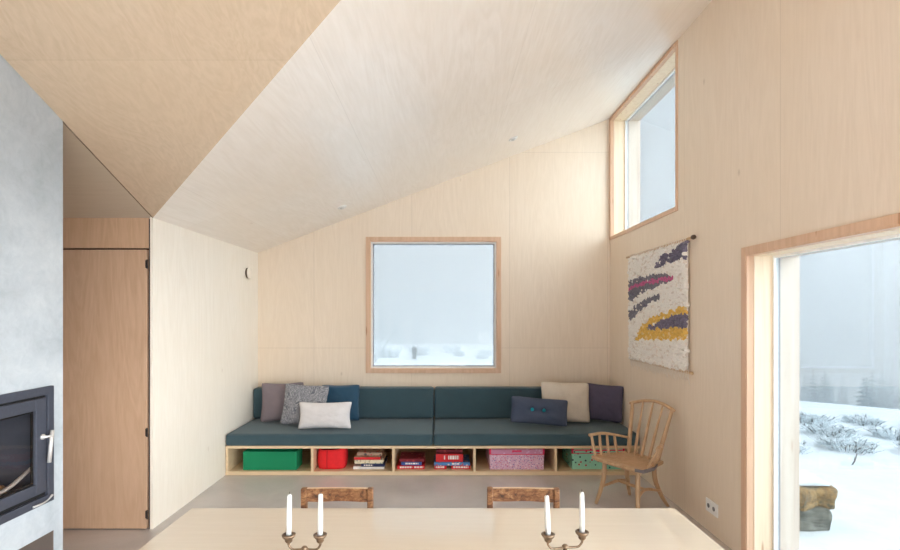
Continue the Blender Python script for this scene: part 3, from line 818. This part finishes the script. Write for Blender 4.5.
# seat: slightly dished thick plank, wider at front
bm = B()
prof = [(-.262, -.215), (-.20, -.232), (0, -.238), (.20, -.232), (.262, -.215), (.264, -.05), (.215, .06), (.195, .175), (.12, .195), (0, .20), (-.12, .195), (-.195, .175), (-.215, .06), (-.264, -.05)]
for zz0, zz1, k in ((.392, .428, 1),):
    lo = [bm.verts.new((x*.95, y*.95, zz0)) for x, y in prof]; md = [bm.verts.new((x, y, zz0+.012)) for x, y in prof]; hi = [bm.verts.new((x, y, zz1-.006)) for x, y in prof]; tp2 = [bm.verts.new((x*.975, y*.975, zz1)) for x, y in prof]; ins = [bm.verts.new((x*.7, y*.7, zz1-.008)) for x, y in prof]
    n = len(prof); L = [lo, md, hi, tp2, ins]
    bm.faces.new(lo[::-1]); bm.faces.new(ins)
    for A_, B_ in zip(L, L[1:]):
        for i in range(n):
            j = (i+1) % n; f = bm.faces.new((A_[i], A_[j], B_[j], B_[i]))
            if A_ is not tp2 and A_[i].co.x > .2 and A_[j].co.x > .2: f.material_index = 1
bmesh.ops.recalc_face_normals(bm, faces=bm.faces[:])
cp('seat', bm, [CW, M['chair_grey']])
ZS = .40
for (tx, ty, fx, fy, bow) in ((-.17, -.15, -.225, -.20, .012), (.17, -.15, .215, -.21, .012), (.14, .12, .165, .285, -.03), (-.14, .12, -.20, .245, -.03)):
    bm = B(); a = Vector((tx, ty, ZS)); b_ = Vector((fx, fy, .001)); dv = Vector((fx-tx, fy-ty, 0))
    m1 = a.lerp(b_, .35)-dv*.28; m2 = a.lerp(b_, .7)-dv*.22
    tube(bm, [a, m1, m2, b_], [.019, .021, .019, .014], 12); cp('leg', bm)
def sidex(sx):
    f0 = Vector((sx*.183, -.178, .16)); b0 = Vector((sx*.165, .172, .16))
    return f0, b0
for sx in (-1, 1):
    f0, b0 = sidex(sx); mid = (f0+b0)/2+Vector((-sx*.035, 0, .035))
    bm = B(); tube(bm, [f0, mid, b0], [.011, .014, .011], 10); cp('stretcher', bm)
bm = B(); tube(bm, [(-.14, 0, .195), (0, .02, .185), (.14, 0, .195)], [.012, .014, .012], 10); cp('stretcher', bm)
# back
def bk(l, tz):
    """point on the leaning, fanned back; l in -1..1, tz 0..1"""
    y = .155+.135*tz; return Vector((l*(.145+.058*tz), y+.02*(1-l*l)*-1*(1-tz)+.028*(1-l*l)*tz, .42+(.445+.035*(1-l*l))*tz))
for l in (-1, 1):
    bm = B(); tube(bm, [bk(l, 0)-Vector((0, 0, .02)), bk(l, .35), bk(l, .7), bk(l, 1)], [.019, .019, .017, .016], 12); cp('back_post', bm)
for l in (-.5, 0, .5):
    bm = B(); tube(bm, [bk(l, 0)-Vector((0, 0, .01)), bk(l, .4), bk(l, .7), bk(l, 1)], [.014, .0145, .010, .009], 10); cp('back_spindle', bm)
bm = B(); tube(bm, [bk(-1.12, 1), bk(-1, 1), bk(-.5, 1)+Vector((0, 0, .004)), bk(0, 1)+Vector((0, 0, .006)), bk(.5, 1)+Vector((0, 0, .004)), bk(1, 1), bk(1.12, 1)], [.013, .017, .017, .016, .017, .018, .015], 12, flat=.9); cp('crest_rail', bm)
for sx in (-1, 1):
    pr = bk(sx, .42)
    fe = -.215 if sx < 0 else -.15
    pr = bk(sx, .30); rail = [pr, Vector((sx*(.235 if sx < 0 else .26), .05, .588)), Vector((sx*(.27 if sx < 0 else .315), -.07, .608)), Vector((sx*(.285 if sx < 0 else .35), fe, .606))]
    bm = B(); tube(bm, rail, [.014, .016, .018, .017], 12, flat=.75); cp('armrest', bm)
    pts = catmull(rail, 12)
    for q, (bx_, by_) in zip((34, 26, 18, 11), ((.247, -.185 if sx < 0 else -.14), (.243, -.11), (.225, -.03), (.200, .06))):
        tpnt = pts[q]; bm = B(); bot = Vector((sx*bx_*.97, by_, .415))
        tube(bm, [bot, bot.lerp(tpnt, .5)+Vector((sx*.004, 0, 0)), tpnt-Vector((0, 0, .006))], [.012, .014, .011] if sx < 0 else [.009, .010, .008], 10); cp('arm_spindle', bm)

# ------------------------------------------------------------------ dining table
TY1, TX0, TX1 = 2.482, -1.240, 1.158
tb = tag(empty('dining_table', ((TX0+TX1)/2, 1.93, 0)), 'long pale birch dining table with two candle holders on it', 'table')
tc = Vector(((TX0+TX1)/2, 1.93, 0))
bm = B(); box(bm, (TX0-tc.x, 1.38-tc.y, .714), (TX1-tc.x, TY1-tc.y, .74), .002); mesh_obj('tabletop', bm, M['table'], tb)
bm = B()
for lo, hi in (((-.95, -.38, .63), (.95, -.355, .714)), ((-.95, .355, .63), (.95, .38, .714)), ((-.95, -.355, .63), (-.925, .355, .714)), ((.925, -.355, .63), (.95, .355, .714))): box(bm, lo, hi, .002)
mesh_obj('apron', bm, M['ply_bench'], tb)
for sx in (-1, 1):
    for sy in (-1, 1):
        bm = B(); tube(bm, [(sx*.955, sy*.385, .714), (sx*.97, sy*.40, .001)], [.03, .02], 14); mesh_obj('leg', bm, M['ply_bench'], tb)

# dining chairs (backs towards the bench)
def dining_chair():
    r = empty('dining_chair')
    def p(nm, bm, m=M['rustic']): return mesh_obj(nm, bm, m, r)
    w = .187
    for sx in (-1, 1):
        bm = B(); box(bm, (sx*w-(.030 if sx > 0 else 0), .0, .44), (sx*w+(.030 if sx < 0 else 0), .034, .80), .006, 3)
        t = B(); tube(bm, [(sx*(w-.016), .017, .46), (sx*(w-.014), .02, .23), (sx*(w-.010), .05, .001)], [.019, .019, .014], 10); t.free(); p('back_post', bm)
        bm = B(); tube(bm, [(sx*.165, -.33, .43), (sx*.175, -.345, .001)], [.021, .015], 10); p('leg', bm)
        bm = B(); tube(bm, [(sx*.172, -.33, .17), (sx*.175, .015, .19)], .011, 8); p('stretcher', bm)
    bm = B(); n = 20; L = []
    for i in range(n+1):
        u = -1+2*i/n; x = u*(w-.02); y = .012+.008*(1-u*u); zl = .729+.0015*math.sin(u*5+1)
        L.append([bm.verts.new((x, y-.004, zl)), bm.verts.new((x, y+.016, zl)), bm.verts.new((x, y+.016, .797)), bm.verts.new((x, y-.004, .797))])
    for a_, b_ in zip(L, L[1:]):
        for k in range(4):
            f = bm.faces.new((a_[k], a_[(k+1) % 4], b_[(k+1) % 4], b_[k])); f.smooth = False
            if k == 2: f.material_index = 1  # top face paler than the rest of the rail
    bm.faces.new(L[0]); bm.faces.new(L[-1][::-1]); bmesh.ops.recalc_face_normals(bm, faces=bm.faces[:])
    p('back_rail', bm, [M['rustic'], M['rim']])
    bm = B(); prism(bm, [(-.2, -.37), (.2, -.37), (.185, -.0), (-.185, -.0)], 'z', .425, .455)
    bmesh.ops.bevel(bm, geom=bm.edges[:], offset=.006, segments=2, affect='EDGES'); p('seat', bm)
    bm = B(); box(bm, (-.165, -.345, .36), (.165, -.325, .425), .003); p('apron', bm)
    return r
c1 = dining_chair(); c1.location = (-.542, 2.585, 0); tag(c1, 'brown scuffed wooden dining chair tucked behind the table, the one nearer the stove', 'chair', 'chairs at the dining table')
c2 = copy_tree(c1); c2.location = (.424, 2.585, .008-.008); c2.rotation_euler.z = R(-2); tag(c2, 'brown scuffed wooden dining chair tucked behind the table, the one nearer the spindle armchair', 'chair', 'chairs at the dining table')

# ------------------------------------------------------------------ candelabra and candles
def holder(cx, cy, rz, sp, label, tilts, clabels):
    r = tag(empty('candle_holder', (cx, cy, .7405), R(rz)), label, 'candle holder', 'two armed candle holders')
    bm = B(); lathe(bm, [(.002, 0), (.045, 0), (.046, .004), (.036, .008), (.014, .012), (.009, .020), (.008, .030), (.011, .034), (.013, .041), (.008, .047), (.001, .049)], 24); mesh_obj('foot', bm, M['pewter'], r)
    for sx in (-1, 1):
        bm = B(); tube(bm, [(0, 0, .036), (sx*sp*.22, 0, .034), (sx*sp*.40, 0, .036), (sx*sp*.50, 0, .052), (sx*sp*.5, 0, .064)], [.0055, .0045, .0045, .0045, .006], 10); mesh_obj('arm', bm, M['pewter'], r)
        bm = B(); lathe(bm, [(.003, .060), (.010, .062), (.015, .069), (.0145, .075), (.021, .082), (.0255, .088), (.027, .094), (.022, .096), (.0125, .094), (.0125, .082), (.002, .081)], 22, (sx*sp*.5, 0, 0))
        cu = mesh_obj('cup', bm, M['pewter'], r)
    for k, sx in enumerate((-1, 1)):
        dx, dy = sx*sp*.5*math.cos(R(rz)), sx*sp*.5*math.sin(R(rz)); h = tilts[k][1]
        bm = B(); lathe(bm, [(.002, 0), (.0105, 0), (.0105, h*.5), (.0088, h-.006), (.0075, h-.002), (.002, h)], 20)
        c = mesh_obj('candle', bm, M['wax'], loc=(cx+dx, cy+dy, .7405+.084)); c.rotation_euler = (0, R(tilts[k][0]), 0)
        bm = B(); tube(bm, [(0, 0, h-.004), (.0006, 0, h+.004), (.001, .001, h+.010)], .0009, 6); mesh_obj('wick', bm, M['wick'], c)
        tag(c, clabels[k], 'candle', 'white candles')
    return r
holder(-.540, 1.97, 0, .124, 'pewter two armed candle holder on the stove side of the table', [(1.0, .168), (.6, .170)],
       ['white candle in the stove side candle holder, on the arm nearer the stove', 'white candle in front of the tucked chair\'s rail, in the stove side holder'])
holder(.491, 1.985, 9, .142, 'pewter two armed candle holder on the window side of the table', [(-2, .162), (-.5, .168)],
       ['white slightly leaning candle overlapping the brown chair rail near the window side', 'white candle nearest the spindle armchair'])

# ------------------------------------------------------------------ outdoors
def gz(x, y):
    """snow height"""
    d = math.hypot(max(0, x-2.4), max(0, y-6.4)); r = math.hypot(x, y-3)
    z = -.22-.012*d-.0*r
    # bank outside the big glazing
    sd = x*.6+y*.8; wx = min(1, max(0, (x-6)/4))*min(1, max(0, (x-.35*y)/3)); z -= wx*(.10*min(1, max(0, sd-8)/6)+.12*max(0, sd-15)**1.4)
    z += .05*noise.noise(Vector((x*.35, y*.35, 0)))+.018*noise.noise(Vector((x*1.3, y*1.3, 5)))
    z -= max(0, y-26)**1.25*.012
    z -= max(0, x-15)**1.3*.02
    return z
def grid_terrain():
    bm = B(); xs = []; v = -60
    while v < 130: xs.append(v); v += .35 if 2 < v < 14 else (.8 if -12 < v < 20 else 3)
    ys = []; v = -20
    while v < 120: ys.append(v); v += .35 if 0 < v < 14 else (.7 if v < 45 else 3)
    rows = [[bm.verts.new((x, y, gz(x, y) if not (-4 < x < 2.45 and -2 < y < 6.45) else -.35)) for y in ys] for x in xs]
    for i in range(len(xs)-1):
        for j in range(len(ys)-1):
            bm.faces.new((rows[i][j], rows[i+1][j], rows[i+1][j+1], rows[i][j+1])).smooth = True
    return bm
k = N('snow'); nn = k.noise(k.coord(), 3, 6, .6); k.set(Base_Color=k.ramp(nn, [(.3, (.60, .64, .66, 1)), (.7, (.68, .71, .73, 1))]), Roughness=.8); k.bump(nn, .35, .05); M['snow'] = k.m
struct(mesh_obj('ground', grid_terrain(), M['snow']))

M['frost'] = plain('frosted twig', srgb(222, 230, 234), .9, var=.15, vs=30)
M['twig'] = plain('dark twig', srgb(110, 110, 108), .9)
def bush(seed, r=.55, h=.42, n=150):
    rnd = random.Random(seed); bm = B()
    for i in range(n):
        a = rnd.uniform(0, 2*math.pi); d = rnd.random()**.6*r*.6; x0, y0 = math.cos(a)*d, math.sin(a)*d
        sp = rnd.uniform(.1, .75); hh = h*rnd.uniform(.5, 1.1); tip = Vector((x0+math.cos(a)*sp*r*.7+rnd.uniform(-.08, .08), y0+math.sin(a)*sp*r*.7, hh))
        mid = Vector((x0, y0, 0)).lerp(tip, .5)+Vector((rnd.uniform(-.05, .05), rnd.uniform(-.05, .05), .05))
        mi = 0 if rnd.random() < .8 else 1
        tube(bm, [(x0, y0, -.05), mid, tip], [.009, .008, .004], 4, 2, mi)
        for q in range(3):
            s0 = mid.lerp(tip, rnd.random()*.9); tube(bm, [s0, s0+Vector((rnd.uniform(-.11, .11), rnd.uniform(-.11, .11), rnd.uniform(.02, .12)))], [.006, .003], 4, 1, mi, smooth_path=False)
    return bm
b0 = None
bl = 'frosted twiggy bush in the snow bank outside the tall glazing'
k = 0
for (x, y, s) in [(4.9+.98*q+(.49 if w_ == 1 else 0), 7.15+1.05*w_+.16*math.sin(q*2.3+w_), .66+.05*((q*7) % 4)) for w_ in range(3) for q in range(6)]:
    if b0 is None: b0 = mesh_obj('frosted_bush', bush(5), [M['frost'], M['twig']]); o = b0
    else: o = b0.copy(); COL.objects.link(o)
    o.location = (x, y, gz(x, y)-.03); o.scale = (s, s, s*.5); o.rotation_euler.z = k*1.3; k += 1
    tag(o, bl, 'bush', 'frosted bushes outside the tall glazing')
for i, (x, y, s) in enumerate([(-2.6, 25, 1.3), (-3.3, 22.6, 1.0), (-1.2, 27, 1.4), (-3.9, 28, 1.9), (.6, 29.5, 1.2), (.9, 26, .8), (2.0, 24.5, .7), (2.4, 27, .8)]):
    o = b0.copy(); COL.objects.link(o); o.location = (x, y, gz(x, y)-.05); o.scale = (s, s, s); o.rotation_euler.z = i*2.1
    tag(o, 'pale frosted bush far out beyond the square window', 'bush', 'frosted bushes beyond the square window')

# lichen covered stone block near the glazing
bm = B()
for (lo, hi, sd) in (((-.42, -.17, -.02), (.20, .17, .20), 1), ((-.40, -.16, .19), (.24, .18, .40), 2)):
    t = B(); box(t, lo, hi, .03, 2); bmesh.ops.subdivide_edges(t, edges=t.edges[:], cuts=4, use_grid_fill=True)
    for v in t.verts:
        nn_ = noise.noise_vector(v.co*6+Vector((sd*7, 0, 0)))*.055+noise.noise_vector(v.co*20+Vector((sd, 0, 0)))*.008; v.co += nn_
    merge(bm, t, None, sd-1)
k = N('orange lichen stone'); v_ = k.coord(); n1 = k.noise(v_, 9, 6, .65, .4); n2 = k.noise(v_, 30, 4)
k.set(Base_Color=k.mix(k.ramp(n2, [(.42, (0, 0, 0, 1)), (.6, (.6, .6, .6, 1))]), k.ramp(n1, [(.36, srgb(92, 90, 80)), (.44, srgb(140, 110, 72)), (.54, srgb(172, 142, 100)), (.62, srgb(112, 106, 90))]), srgb(120, 108, 88)), Roughness=.95); k.bump(n2, .8, .02)
M['lichen'] = k.m; M['stone'] = plain('grey stone', srgb(112, 112, 104), .95, var=.4, vs=16, bump=.8)
rk = mesh_obj('stone_block', bm, [M['stone'], M['lichen']], loc=(3.31, 4.66, gz(3.31, 4.66)+.0)); rk.rotation_euler.z = R(-8)
tag(rk, 'two stacked rough stones with orange lichen standing in the snow', 'stone')
bm = B(); box(bm, (-.40, -.15, .40), (.21, .16, .435), .015, 2); bmesh.ops.subdivide_edges(bm, edges=bm.edges[:], cuts=3, use_grid_fill=True)
for v in bm.verts: v.co += noise.noise_vector(v.co*5)*.02
mesh_obj('snow_cap', bm, M['snow'], rk, True)
bm = B(); tube(bm, [(0, 0, -.03), (.05, 0, .05), (.10, .02, .14)], [.010, .008, .005], 6); tube(bm, [(.05, 0, .05), (.045, 0, .10)], [.006, .003], 5, smooth_path=False)
tw = mesh_obj('twig', bm, M['twig'], loc=(5.28, 6.45, gz(5.28, 6.45))); tag(tw, 'thin dark twig sticking out of the snow', 'twig')

# garden post and white hut far behind the square window
px_, py_ = (414.3-441.5)/500*24, 24
pz_ = gz(px_, py_)
o = tag(empty('garden_post', (px_, py_, pz_)), 'small grey post lantern standing in the snow beyond the window', 'post')
gm = plain('weathered grey post', srgb(60, 66, 66), .8)
bm = B(); lathe(bm, [(.05, -.1), (.12, -.1), (.10, 0), (.085, .30), (.12, .32), (.12, .34)], 12); mesh_obj('post_shaft', bm, gm, o)
bm = B(); box(bm, (-.11, -.11, .34), (.11, .11, .50), .01); lathe(bm, [(.15, .50), (.12, .53), (.02, .60), (.015, .64)], 12); mesh_obj('lantern_head', bm, gm, o)
o = tag(empty('garden_hut', (4.9, 58, gz(4.9, 58))), 'small white hut faint in the fog beyond the window', 'hut')
bm = B(); box(bm, (-.65, -.6, -.5), (.65, .6, 1.5), .02); mesh_obj('walls', bm, M['white'], o)
bm = B(); prism(bm, [(-.75, 1.5), (.75, 1.5), (0, 1.9)], 'y', -.7, .7); mesh_obj('roof', bm, M['snow'], o)

# spruces in the fog
M['spruce'] = plain('frosted spruce', srgb(112, 134, 140), .9, var=.25, vs=6)
def spruce(seed, h=7):
    rnd = random.Random(seed); bm = B()
    for L_ in range(22):
        t = L_/21; zz = h*(.08+.9*t); rr_ = h*.22*(1-t)**.85+.05
        nb = 14
        for q in range(nb):
            a = 2*math.pi*(q+rnd.random())/nb; r2 = rr_*rnd.uniform(.75, 1.1)
            tip = Vector((math.cos(a)*r2, math.sin(a)*r2, zz-r2*.35)); root = Vector((0, 0, zz+.05))
            s = Vector((-math.sin(a), math.cos(a), 0))*r2*.22
            m = root.lerp(tip, .55)
            vs = [bm.verts.new(p) for p in (root, m+s, tip, m-s, m+Vector((0, 0, -.12*r2)), m+Vector((0, 0, .1*r2)))]
            for f in ((0, 1, 5), (1, 2, 5), (2, 3, 5), (3, 0, 5), (1, 0, 4), (2, 1, 4), (3, 2, 4), (0, 3, 4)): bm.faces.new([vs[k_] for k_ in f])
    tr = mesh_obj('spruce_tree', bm, M['spruce'])
    b2 = B(); tube(b2, [(0, 0, -.4), (0, 0, h*.95)], [h*.022, .02], 7, smooth_path=False); mesh_obj('trunk', b2, M['twig'], tr)
    return tr
proto = spruce(1); first = True
rt = random.Random(11)
spots = []
while len(spots) < 24:
    yy = rt.uniform(19, 36); c_ = (yy*rt.uniform(.66, 1.02), yy, rt.uniform(.45, .7))
    if all(math.hypot(c_[0]-q[0], c_[1]-q[1]) > 2.0 for q in spots): spots.append(c_)
for i, (x, y, s) in enumerate(spots):
    o = proto if first else copy_tree(proto); first = False
    o.location = (x, y, 1.7-(.105+.012*(i % 4))*y-7*s); o.scale = (s, s, s); o.rotation_euler.z = i
    tag(o, 'frosted spruce tree standing in the fog outside the tall glazing', 'tree', 'foggy spruces outside the tall glazing')
spots = [(-5.5, 62, .8), (-8, 66, .9), (-3.4, 70, .8), (-6.8, 75, 1.0)]
for i, (x, y, s) in enumerate(spots):
    o = copy_tree(proto); o.location = (x, y, gz(x, y)-.5); o.scale = (s, s, s); o.rotation_euler.z = i
    tag(o, 'frosted spruce tree faint in the fog beyond the square window', 'tree', 'foggy spruces beyond the square window')

# fog bank
FOG = True
if FOG:
    bm = B(); box(bm, (-300, 11, -16), (400, 140, 16))
    m = bpy.data.materials.new('fog'); m.use_nodes = True; t = m.node_tree; t.nodes.clear()
    ou = t.nodes.new('ShaderNodeOutputMaterial'); vs_ = t.nodes.new('ShaderNodeVolumeScatter')
    vs_.inputs['Color'].default_value = (.985, .992, 1, 1); vs_.inputs['Density'].default_value = .045; vs_.inputs['Anisotropy'].default_value = .68
    t.links.new(vs_.outputs[0], ou.inputs['Volume'])
    fg = mesh_obj('fog', bm, m); fg['kind'] = 'stuff'; tag(fg, 'pale blue grey winter fog hanging over the snow', 'fog', None, 'stuff')

# ------------------------------------------------------------------ world: bright overcast, unseen sky glow added right and behind to light the room
w = bpy.data.worlds.new('overcast'); S.world = w; w.use_nodes = True; t = w.node_tree; t.nodes.clear()
def wn(k_, **kw):
    x = t.nodes.new(k_)
    for a_, v_ in kw.items(): setattr(x, a_, v_)
    return x
ou = wn('ShaderNodeOutputWorld'); bg = wn('ShaderNodeBackground'); tcx = wn('ShaderNodeTexCoord'); sp = wn('ShaderNodeSeparateXYZ')
t.links.new(tcx.outputs['Generated'], sp.inputs[0])
dot = wn('ShaderNodeVectorMath', operation='DOT_PRODUCT'); dot.inputs[1].default_value = Vector((.93, -.30, .20)).normalized()
t.links.new(tcx.outputs['Generated'], dot.inputs[0])
rs = wn('ShaderNodeMapRange', interpolation_type='SMOOTHSTEP'); rs.inputs[1].default_value = .40; rs.inputs[2].default_value = 1.0; rs.inputs[3].default_value = 0; rs.inputs[4].default_value = 13.5
t.links.new(dot.outputs['Value'], rs.inputs[0])
rz_ = wn('ShaderNodeMapRange', interpolation_type='SMOOTHSTEP'); rz_.inputs[1].default_value = .30; rz_.inputs[2].default_value = 1.0; rz_.inputs[3].default_value = 1.0; rz_.inputs[4].default_value = 2.2
t.links.new(sp.outputs[2], rz_.inputs[0])
ad = wn('ShaderNodeMath', operation='ADD'); t.links.new(rs.outputs[0], ad.inputs[0]); t.links.new(rz_.outputs[0], ad.inputs[1])
cr = wn('ShaderNodeValToRGB'); e = cr.color_ramp.elements; e[0].position = .0; e[0].color = (.93, .955, .97, 1); e[1].position = .5; e[1].color = (.90, .945, 1, 1)
t.links.new(sp.outputs[2], cr.inputs[0]); t.links.new(cr.outputs[0], bg.inputs[0]); t.links.new(ad.outputs[0], bg.inputs[1]); t.links.new(bg.outputs[0], ou.inputs[0])

# light portals in the window openings (guide the daylight only)
def portal(loc, rot, sx, sy):
    l = bpy.data.lights.new('portal', 'AREA'); l.shape = 'RECTANGLE'; l.size = sx; l.size_y = sy; l.cycles.is_portal = True
    o = bpy.data.objects.new('window_portal', l); o.location = loc; o.rotation_euler = rot; COL.objects.link(o)
portal((-.1, YB+.26, 1.82), (R(-90), 0, 0), 1.62, 1.62)
portal((XO+.02, 5.34, 3.39), (0, R(90), 0), 1.44, 1.7)
portal((XO+.02, .99, 1.06), (0, R(90), 0), 2.1, 4.88)


portal((-.1, YREAR-.02, 1.15), (R(90), 0, 0), 7, 2.4)

# ------------------------------------------------------------------ camera
cam = bpy.data.cameras.new('camera'); co = bpy.data.objects.new('camera', cam); COL.objects.link(co)
co.location = (0, 0, H); co.rotation_euler = (R(90), 0, 0)
cam.sensor_width = 36; cam.lens = 500/900*36; cam.shift_x = (450-441.5)/900; cam.shift_y = (314.7-275)/900; cam.clip_end = 500
S.camera = co
S.view_settings.view_transform = 'Standard'; S.view_settings.look = 'None'; S.view_settings.gamma = 1; S.view_settings.use_curve_mapping = False
S.view_settings.exposure = 0.50
S.cycles.use_denoising = True; S.cycles.max_bounces = 10; S.cycles.diffuse_bounces = 6; S.cycles.glossy_bounces = 4; S.cycles.transparent_max_bounces = 12; S.cycles.volume_bounces = 2
S.cycles.sample_clamp_indirect = 8
